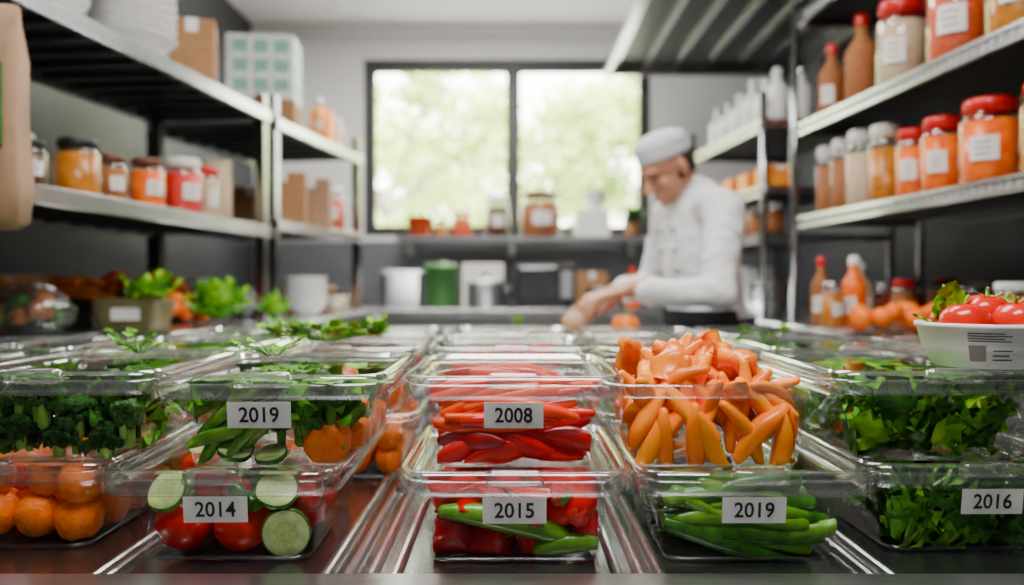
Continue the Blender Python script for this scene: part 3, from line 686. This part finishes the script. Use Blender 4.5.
# right counter
z=1.102
bottle(1.03,2.40,z,.036,.21,AMBER,WHITE,la=la); bottle(.97,2.50,z,.03,.21,SPICE1,REDLID,la=la); jar(.95,2.36,z,.033,.13,HONEY,STEELB); bottle(1.12,2.56,z,.04,.2,SPICE3,WHITE)
m=MB()
for i in range(20): p_orange(m,(R(-.13,.13),R(-.05,.05),.027+R(0,.025)),.026,0,1)
m.build('oranges_pile',[ORANGE,STALK],(1.10,2.22,z))
for i in range(14):
    x=1.17+.12*(i%4)+R(-.015,.015); y=2.42+.17*(i//4)+R(-.02,.02)
    jar(x,y,z,R(.035,.05),R(.09,.15),random.choice((HONEY,SPICE1,SPICE1,SPICE2)),random.choice((WHITE,REDLID,STEELB,BLACK)),False)
for x,y in ((1.2,1.9),(1.3,1.75),(1.2,1.6)): jar(x,y,z,.05,.13,HONEY,WHITE)
# right unit 2
z=1.852
for i,(y,h) in enumerate(((3.05,.2),(3.17,.19),(3.3,.22),(3.45,.2),(3.6,.19),(3.75,.2))): bottle(.985-.06*(y-3)+.03,y,z,.042,h,WHITE,WHITE,i%2==0,'cleaning_bottle',la=-2.4)
for y in (3.1,3.35,3.6): bottle(1.12,y,z,.045,.22,WHITE,STEELB,False,'cleaning_bottle')
z=1.602
for y in (3.1,3.3,3.5,3.7): cbox(1.03-.06*(y-3),y,z,.12,.14,.08,random.choice((YEL,KRAFT,YEL)),'food_packet')
z=1.422
for y in (3.1,3.25,3.4,3.6,3.75): jar(1.0-.06*(y-3)+.02,y,z,.045,.12,random.choice((SPICE1,SPICE3)),WHITE,False)
bowls(1.0,3.1,1.102,.09,4,STEELB); cbox(1.0,3.45,1.102,.2,.2,.2,WHITE,'storage_crate',tape=False)

# ------------------------------------------------------------------ back shelf & counter items
m=MB(); m.box((-.68,4.66,1.48),(.78,4.94,1.51),0,bev=.003)
for x in (-.6,0,.7): m.box((x-.012,4.68,1.40),(x+.012,4.94,1.48),0); 
m.build('wall_shelf',[STEEL])
z=1.512; yy=4.78
bowls(-.55,yy,z,.085,3,SPICE2,st=.03); jar(-.30,yy,z,.06,.15,SPICE2,REDLID,False); jar(-.09,yy,z,.075,.24,DARKJ,WHITE,True)
jar(.17,yy,z,.125,.27,SPICE1,BRNLID,True,name='large_spice_jar'); cbox(.48,yy,z,.2,.16,.16,WHITE,'storage_tub',tape=False); bowls(.50,yy,z+.162,.07,3,WHITE)
jar(-.42,yy,z,.035,.10,HONEY,BLACK,False)
m=MB()
m.lathe([(0,0),(.04,0),(.055,.09),(.05,.09),(.045,.07),(0,.07)],1,None,20)
for i in range(40): p_leaf(m,(R(-.03,.03),R(-.03,.03),.08),R(.06,.12),R(.03,.05),rotm(R(.3,1.5),0,R(0,6.28)),0,R(-.2,.3),.1)
m.build('potted_basil',[LEAFD,KRAFT],(.72,4.78,z))
z=1.102
m=MB(); m.loft([rr(.1,.08,.02,0),rr(.105,.085,.02,.005),rr(.11,.09,.02,.18),rr(.118,.098,.025,.183),rr(.118,.098,.025,.19),rr(.1,.08,.02,.2)],0); m.build('steel_food_pan',[STEEL],(-.60,4.35,z))
m=MB(); m.lathe([(0,0),(.085,0),(.09,.006),(.09,.2),(.093,.202),(.093,.225),(.08,.235),(.02,.238),(.02,.25),(0,.25)],0,None,28); m.build('green_canister',[GREENP],(-.38,4.3,z))
m=MB(); m.lathe([(0,0),(.1,0),(.108,.01),(.108,.13),(.114,.135),(.1,.14),(.06,.155),(.015,.16),(.012,.18),(.025,.19),(.02,.2),(0,.2)],0,None,30)
for sx in (-1,1): m.tube([(sx*.105,-.03,.1),(sx*.145,-.03,.105),(sx*.145,.03,.105),(sx*.105,.03,.1)],[.006]*4,0,8)
m.build('stock_pot',[STEEL],(-.14,4.35,z))
cbox(-.17,4.72,z,.24,.16,.25,CREAM,'storage_tub',tape=False)
m=MB(); m.box((-.165,-.12,.015),(.165,.12,.24),0,bev=.015); m.box((-.14,-.1215,.05),(.06,-.119,.2),1); m.box((.08,-.1215,.05),(.15,-.119,.2),2)
for k in range(3): m.lathe([(0,0),(.014,0),(.012,.014),(0,.014)],2,T(.115,-.121,.08+.045*k)@rotm(pi/2,0,0),14)
m.tube([(-.13,-.14,.215),(.05,-.14,.215)],[.006,.006],2,8)
for x in (-.13,.13):
    for y in (-.09,.09): m.lathe([(0,0),(.014,0),(.014,.018),(0,.018)],0,T(x,y,0),10)
m.build('toaster_oven',[BLACK,STEELD,STEEL],(.18,4.4,z))
bowls(.5,4.4,z,.1,3,STEELB,'mixing_bowls'); bottle(.66,4.35,z,.04,.22,AMBER,REDLID); cbox(.47,4.72,z,.18,.14,.2,KRAFT)
m=MB(); m.box((-.4,-.01,0),(.4,.01,.01),0)
for i in range(7):
    x=-.36+i*.11; m.tube([(x,-.015,0),(x,-.02,-.1-.02*(i%3))],[.005,.004],0,6); m.ell((x,-.02,-.14-.02*(i%3)),(.028,.008,.035),0)
m.build('utensil_rail',[STEELD],(-.1,4.955,1.36))

# range hood
m=MB()
x0,x1,y0,y1,zb=.50,1.55,2.95,4.35,2.36
def quad(a,b,c,d,mi): m.add([a,b,c,d],[(0,1,2,3)],mi,False)
m.box((x0,y0,zb),(x0+.03,y1,zb+.09),1); m.box((x1-.03,y0,zb),(x1,y1,zb+.09),1); m.box((x0+.03,y0,zb),(x1-.03,y0+.03,zb+.09),1); m.box((x0+.03,y1-.03,zb),(x1-.03,y1,zb+.09),1)
quad((x0,y0,zb+.09),(x0,y1,zb+.09),(x0+.25,y1-.3,ZC-.005),(x0+.25,y0+.3,ZC-.005),0)
quad((x1,y0,zb+.09),(x1,y1,zb+.09),(x1-.1,y1-.3,ZC-.005),(x1-.1,y0+.3,ZC-.005),0)
quad((x0,y0,zb+.09),(x1,y0,zb+.09),(x1-.1,y0+.3,ZC-.005),(x0+.25,y0+.3,ZC-.005),0)
quad((x0,y1,zb+.09),(x1,y1,zb+.09),(x1-.1,y1-.3,ZC-.005),(x0+.25,y1-.3,ZC-.005),0)
m.box((x0+.03,y0+.03,zb+.06),(x1-.03,y1-.03,zb+.07),2)
for k in range(6):
    a=x0+.05+k*.16; m.box((a,y0+.05,zb+.045),(a+.02,y1-.05,zb+.06),1); m.box((a+.02,y0+.05,zb+.055),(a+.14,y1-.05,zb+.06),2)
m.build('range_hood',[STEEL,STEELB,STEELD])

# ------------------------------------------------------------------ chef
chef=bpy.data.objects.new('chef',None); chef.location=(.66,2.66,0); scene.collection.objects.link(chef)
def remesh(ob,vox,it=6,fac=.6):
    r=ob.modifiers.new('r','REMESH'); r.mode='VOXEL'; r.voxel_size=vox; r.use_smooth_shade=True
    s=ob.modifiers.new('s','SMOOTH'); s.factor=fac; s.iterations=it
Fw=Vector((-.95,-.31,0)); Lf=Vector((.31,-.95,0))
def body_loft(m,rs,mi=0,seg=28):
    rings=[]
    for cx,cy,cz,a,b in rs:
        rings.append([Vector((cx,cy,cz))+Lf*(a*math.cos(2*pi*j/seg))+Fw*(b*math.sin(2*pi*j/seg)) for j in range(seg)])
    m.loft(rings,mi)
shN=Vector((.660,2.49,1.47)); shF=Vector((.570,2.80,1.47))
elN=Vector((.610,2.320,1.200)); elF=Vector((.50,2.88,1.22))
wrN=Vector((.350,2.455,1.205)); wrF=Vector((.335,2.68,1.20))
cuN=elN.lerp(wrN,.74); cuF=elF.lerp(wrF,.72)
m=MB()
body_loft(m,[(.690,2.665,.84,.160,.130),(.680,2.66,.95,.160,.130),(.660,2.66,1.06,.142,.118),(.645,2.66,1.16,.138,.116),(.632,2.66,1.27,.145,.120),(.624,2.66,1.38,.158,.124),(.622,2.655,1.455,.158,.110),(.612,2.655,1.51,.12,.085),(.598,2.65,1.545,.07,.068),(.587,2.648,1.565,.060,.062)])
# upper back / trapezius
m.ell((.640,2.655,1.47),(.095,.13,.08),0); m.ell((.628,2.65,1.52),(.07,.09,.05),0)
m.tube([shN+Vector((-.02,.04,0)),shN,shN.lerp(elN,.5),elN],[.072,.068,.055,.048],0,16)
m.tube([elN,elN.lerp(cuN,.5),cuN],[.048,.045,.039],0,16)
m.tube([shF,shF.lerp(elF,.5),elF],[.070,.06,.052],0,16); m.tube([elF,elF.lerp(cuF,.5),cuF],[.052,.046,.040],0,16)
m.tube([cuN.lerp(wrN,-.3),cuN],[.046,.046],0,16,caps=False); m.tube([cuF.lerp(wrF,-.3),cuF],[.046,.046],0,16,caps=False)
# sleeve and body folds
ax=(elN-shN).normalized()
for k,t in enumerate((.35,.52,.66,.78,.9)):
    c=shN.lerp(elN,t); r=.062-.018*t; u=ax.cross(Vector((0,1,0))).normalized(); v=ax.cross(u).normalized()
    m.tube([c+u*(r*math.cos(a))+v*(r*math.sin(a))+ax*(.014*math.sin(a*2+k)) for a in [k*.9+j*.4 for j in range(7)]],[.004,.008,.011,.013,.011,.008,.004],0,8)
for k in range(5):
    zz=1.14+.07*k; a0=.2+k*.5
    pts=[Vector((.64,2.66,zz+.03*math.sin(j*.5)-.012*j))+Lf*(.138*math.cos(a0+j*.22))+Fw*(.114*math.sin(a0+j*.22)) for j in range(6)]
    m.tube(pts,[.006,.013,.016,.016,.013,.006],0,8)
ob=m.build('chef_jacket',[CLOTH],parent=chef); remesh(ob,.0070,3,.5)
tx=bpy.data.textures.new('fold','CLOUDS'); tx.noise_scale=.09
dm=ob.modifiers.new('d','DISPLACE'); dm.texture=tx; dm.strength=.026; dm.mid_level=.5; dm.texture_coords='LOCAL'
# collar, buttons
m=MB(); seg=28
rings=[]
for z,a,dx in ((1.540,.072,.0),(1.558,.068,-.006),(1.580,.063,-.012),(1.580,.058,-.012),(1.55,.059,-.006)):
    rings.append([Vector((.592+dx,2.648,z))+Lf*(a*math.cos(2*pi*j/seg))+Fw*(a*math.sin(2*pi*j/seg)) for j in range(seg)])
m.loft(rings,0,None,False,False)
for k in range(4):
    for s in (-.045,.045):
        z=1.21+k*.065; b=.120 if z<1.3 else .124
        c=Vector((.640-.02*k/4,2.66,z))+Fw*(b)+Lf*s; m.ell(tuple(c),(.009,.009,.009),1,None,8,6)
m.build('jacket_collar_and_buttons',[CLOTH,mat('button_grey',(.3,.3,.3),.4)],parent=chef)
# apron
m=MB(); rings=[]
rs=[(.685,2.665,.50,.20,.165),(.685,2.665,.8,.19,.155),(.680,2.66,.95,.182,.152),(.666,2.66,1.05,.168,.146),(.655,2.66,1.12,.162,.143),(.650,2.66,1.145,.160,.142)]
vs=[];n=22
for o in (0,.004):
    for cx,cy,cz,a,b in rs: vs+= [Vector((cx,cy,cz))+Lf*((a+o)*math.cos(t))+Fw*((b+o)*math.sin(t)) for t in [(-.05+ (pi+.1)*j/n) for j in range(n+1)]]
fs=[]
for o in (0,1):
    for i in range(len(rs)-1):
        for j in range(n): q=o*len(rs)*(n+1)+i*(n+1)+j; fs.append((q,q+1,q+n+2,q+n+1))
m.add(vs,fs,0)
rings=[]
for dz,of in ((1.100,.006),(1.118,.006)): rings.append([Vector((.655,2.66,dz))+Lf*((.162+of)*math.cos(2*pi*j/28))+Fw*((.143+of)*math.sin(2*pi*j/28)) for j in range(28)])
m.loft(rings,0,None,False,False)
m.build('apron',[APRON],parent=chef)
# trousers + shoes
m=MB()
body_loft(m,[(.688,2.665,.80,.165,.128),(.686,2.665,.90,.168,.13),(.682,2.66,.96,.16,.122)])
for s in (-.09,.09):
    b=Vector((.685,2.665,0))+Lf*s
    m.tube([b+Vector((0,0,.86)),b+Vector((-.005,0,.5)),b+Vector((.01,0,.09))],[.098,.068,.056],0,16)
ob=m.build('trousers',[TROU],parent=chef); remesh(ob,.012,4)
m=MB()
for s in (-.09,.09):
    b=Vector((.685,2.665,0))+Lf*s
    m.tube([b-Fw*.06+Vector((0,0,.045)),b+Fw*.04+Vector((0,0,.045)),b+Fw*.16+Vector((0,0,.035))],[.045,.046,.036],0,14,flat=.85)
m.build('shoes',[BLACK],parent=chef)
# head
hf=Vector((-.80,-.36,-.62)).normalized(); hl=Vector((0,0,1)).cross(hf).normalized(); hu=hf.cross(hl).normalized()
if hu.z<0: hu=-hu
HC=Vector((.502,2.60,1.614)); S=.94
H=Matrix(((hf.x,hl.x,hu.x,HC.x),(hf.y,hl.y,hu.y,HC.y),(hf.z,hl.z,hu.z,HC.z),(0,0,0,1)))@Matrix.Scale(S,4)
m=MB()
m.ell((-.005,0,.02),(.096,.075,.088),0,H,24,16); m.ell((.035,0,-.035),(.058,.058,.078),0,H,20,12); m.ell((.045,0,-.085),(.045,.041,.032),0,H,16,10)
m.ell((.076,0,-.105),(.018,.02,.016),0,H); m.ell((.078,0,.018),(.02,.05,.013),0,H)
m.tube([(.085,0,.010),(.104,0,-.014),(.120,0,-.036)],[.008,.010,.012],0,10,M=H); m.ell((.102,.012,-.038),(.012,.008,.008),0,H);m.ell((.102,-.012,-.038),(.012,.008,.008),0,H)
for s in (1,-1):
    m.ell((.058,s*.036,-.035),(.026,.022,.024),0,H); m.ell((-.008,s*.077,-.015),(.018,.010,.032),0,H); m.ell((-.003,s*.074,-.038),(.009,.008,.012),0,H)
m.ell((.090,0,-.068),(.013,.022,.007),0,H); m.ell((.086,0,-.080),(.013,.018,.008),0,H)
nb=Vector((.600,2.65,1.51)); nt_=H@Vector((-.03,0,-.05))
m.tube([nb,nb.lerp(nt_,.5),nt_],[.056,.053,.053],0,18)
ob=m.build('head',[SKIN],parent=chef); remesh(ob,.004,2,.4)
m=MB()
for s in (1,-1):
    m.ell((.0810,s*.03,-.003),(.0085,.010,.0035),1,H,12,8)
    m.tube([(.094,s*.014,.014),(.096,s*.03,.018),(.087,s*.046,.013)],[.002,.0028,.0015],1,6,M=H)
m.ell((.101,0,-.069),(.004,.018,.0035),2,H,10,6); m.ell((.098,0,-.077),(.004,.015,.0045),2,H,10,6)
m.build('eyes_brows_and_lips',[WHITE,HAIR,LIP],parent=chef)
m=MB(); m.ell((-.030,0,.0),(.080,.0785,.086),0,H,22,14); m.ell((-.055,0,-.045),(.042,.056,.04),0,H)
m.build('hair',[HAIR],parent=chef)
m=MB()
HH=H@T(-.012,0,.030)@rotm(0,-.24,0)
m.loft([[ (a*1.02*math.cos(2*pi*j/32),b*1.02*math.sin(2*pi*j/32)*(1+.012*math.cos(9*2*pi*j/32)*(z>.04)),z) for j in range(32)] for a,b,z in ((.095,.079,-.006),(.098,.083,0),(.099,.084,.020),(.097,.082,.024),(.100,.086,.036),(.095,.083,.056),(.080,.070,.074),(.05,.045,.086),(.01,.01,.090))],0,HH)
m.build('chef_cap',[CLOTHT],parent=chef)
# hands
def hand(w,d,nrm,side,name,curl=.45):
    d=d.normalized(); s=(side-d*side.dot(d)).normalized(); n=d.cross(s).normalized()
    if n.dot(nrm)<0: n=-n
    m=MB()
    def P(a,b,c): return w+d*a+s*b+n*c
    m.tube([P(-.07,0,0),P(-.03,0,0),P(0,0,0)],[.033,.03,.027],0,14,flat=.82,up=n)
    m.tube([P(0,0,0),P(.025,.0,0),P(.06,0,0),P(.085,-.002,-.002)],[.027,.034,.041,.038],0,16,flat=.38,up=n)
    m.ell(tuple(P(.035,.024,-.008)),(.02,.02,.018),0)
    for k,(b,L,r) in enumerate(((.03,.072,.0092),(.0095,.08,.0094),(-.0115,.075,.009),(-.031,.058,.0082))):
        p=P(.085-(.008 if k==3 else 0),b,-.002); a=curl*R(.7,1.1); fan=(b)*1.2; pts=[P(.06,b*.95,-.001),p]; rad=[r,r*1.08]
        for sg in (.45,.3,.25):
            p=p+(d*math.cos(a)-n*math.sin(a)+s*fan).normalized()*L*sg; pts.append(p); rad.append(r*(1.02-.25*(1-sg))); a+=curl*1.1
        m.tube(pts,rad,0,10)
    t0=P(.02,.026,-.006); t1=P(.048,.048,-.014); t2=P(.075,.054,-.024); t3=P(.095,.05,-.034)
    m.tube([t0,t1,t2,t3],[.014,.0125,.0105,.009],0,10)
    ob=m.build(name,[SKIN],parent=chef); remesh(ob,.0035,2,.4)
hand(wrN,Vector((-.88,.22,-.30)),Vector((0,-.3,1)),Vector((.2,1,-.2)),'left_hand')
hand(wrF,Vector((-.88,-.2,-.25)),Vector((0,.2,1)),Vector((-.2,-1,-.25)),'right_hand')
# work items
m=MB(); m.box((-.16,-.12,0),(.16,.12,.014),0,bev=.004); m.build('cutting_board',[WOOD],(.16,2.58,1.061))
m=MB(); p_tomato(m,(0,0,.036),.044,0,1,rot=rotm(0,0,0)); m.build('tomato',[ORNP,STALK],(.345,2.42,1.061))
m=MB(); M=T(0,0,.032)
m.lathe([(0,-.032),(.02,-.03),(.036,-.01),(.036,.008),(.022,.026),(.006,.036),(.004,.05),(0,.05)],0,M,20); m.build('onion',[SPICE3],(.2,2.58,1.076))
lettuce(.02,2.6,1.076,.03,8)

# ------------------------------------------------------------------ lights
FILLP=mat('fill_panel_diffuser',(1,.98,.95),.5,emit=3)  # glowing face of the added overhead fill panels
for i,(x,y,e) in enumerate(((0,.35,58),(0,1.9,38),(-.3,3.6,58))):  # unseen overhead panels, added to bring the interior up to exposure
    m=MB(); m.box((-.6,-.3,-.04),(.6,.3,0),0); m.box((-.57,-.27,-.045),(.57,.27,-.0401),1)
    ob=m.build('added_fill_panel',[STEELB,FILLP],(x,y,ZC-.001))
    l=bpy.data.lights.new('added_fill_area','AREA'); l.shape='RECTANGLE'; l.size=1.14; l.size_y=.54; l.energy=e; l.color=(1,.965,.91)
    lo=bpy.data.objects.new('added_fill',l); lo.location=(x,y,ZC-.055); scene.collection.objects.link(lo)
    lo.parent=ob; lo.matrix_parent_inverse=Matrix.Translation((-x,-y,-(ZC-.001)))
s=bpy.data.lights.new('sun','SUN'); s.energy=11; s.angle=.05; s.color=(1,.96,.88)
so=bpy.data.objects.new('sun',s); so.rotation_euler=(math.radians(-42),math.radians(18),0); so.location=(0,8,8); scene.collection.objects.link(so)
pl=bpy.data.lights.new('window_portal','AREA'); pl.shape='RECTANGLE'; pl.size=WX1-WX0; pl.size_y=WZ1-WZ0
po=bpy.data.objects.new('window_portal',pl); po.location=((WX0+WX1)/2,YB+.15,(WZ0+WZ1)/2); po.rotation_euler=(-pi/2,0,0); scene.collection.objects.link(po)
pl.cycles.is_portal=True
w=bpy.data.worlds.new('World'); scene.world=w; w.use_nodes=True
bg=w.node_tree.nodes['Background']; bg.inputs[0].default_value=(1,1,.97,1); bg.inputs[1].default_value=15

# ------------------------------------------------------------------ camera
cam=bpy.data.cameras.new('camera'); co=bpy.data.objects.new('camera',cam); scene.collection.objects.link(co)
co.location=(0,0,1.225); co.rotation_euler=(math.radians(90-.54),0,0); cam.lens=28; cam.sensor_width=36
cam.dof.use_dof=True; cam.dof.focus_distance=.97; cam.dof.aperture_fstop=2.0; cam.clip_start=.05
scene.camera=co
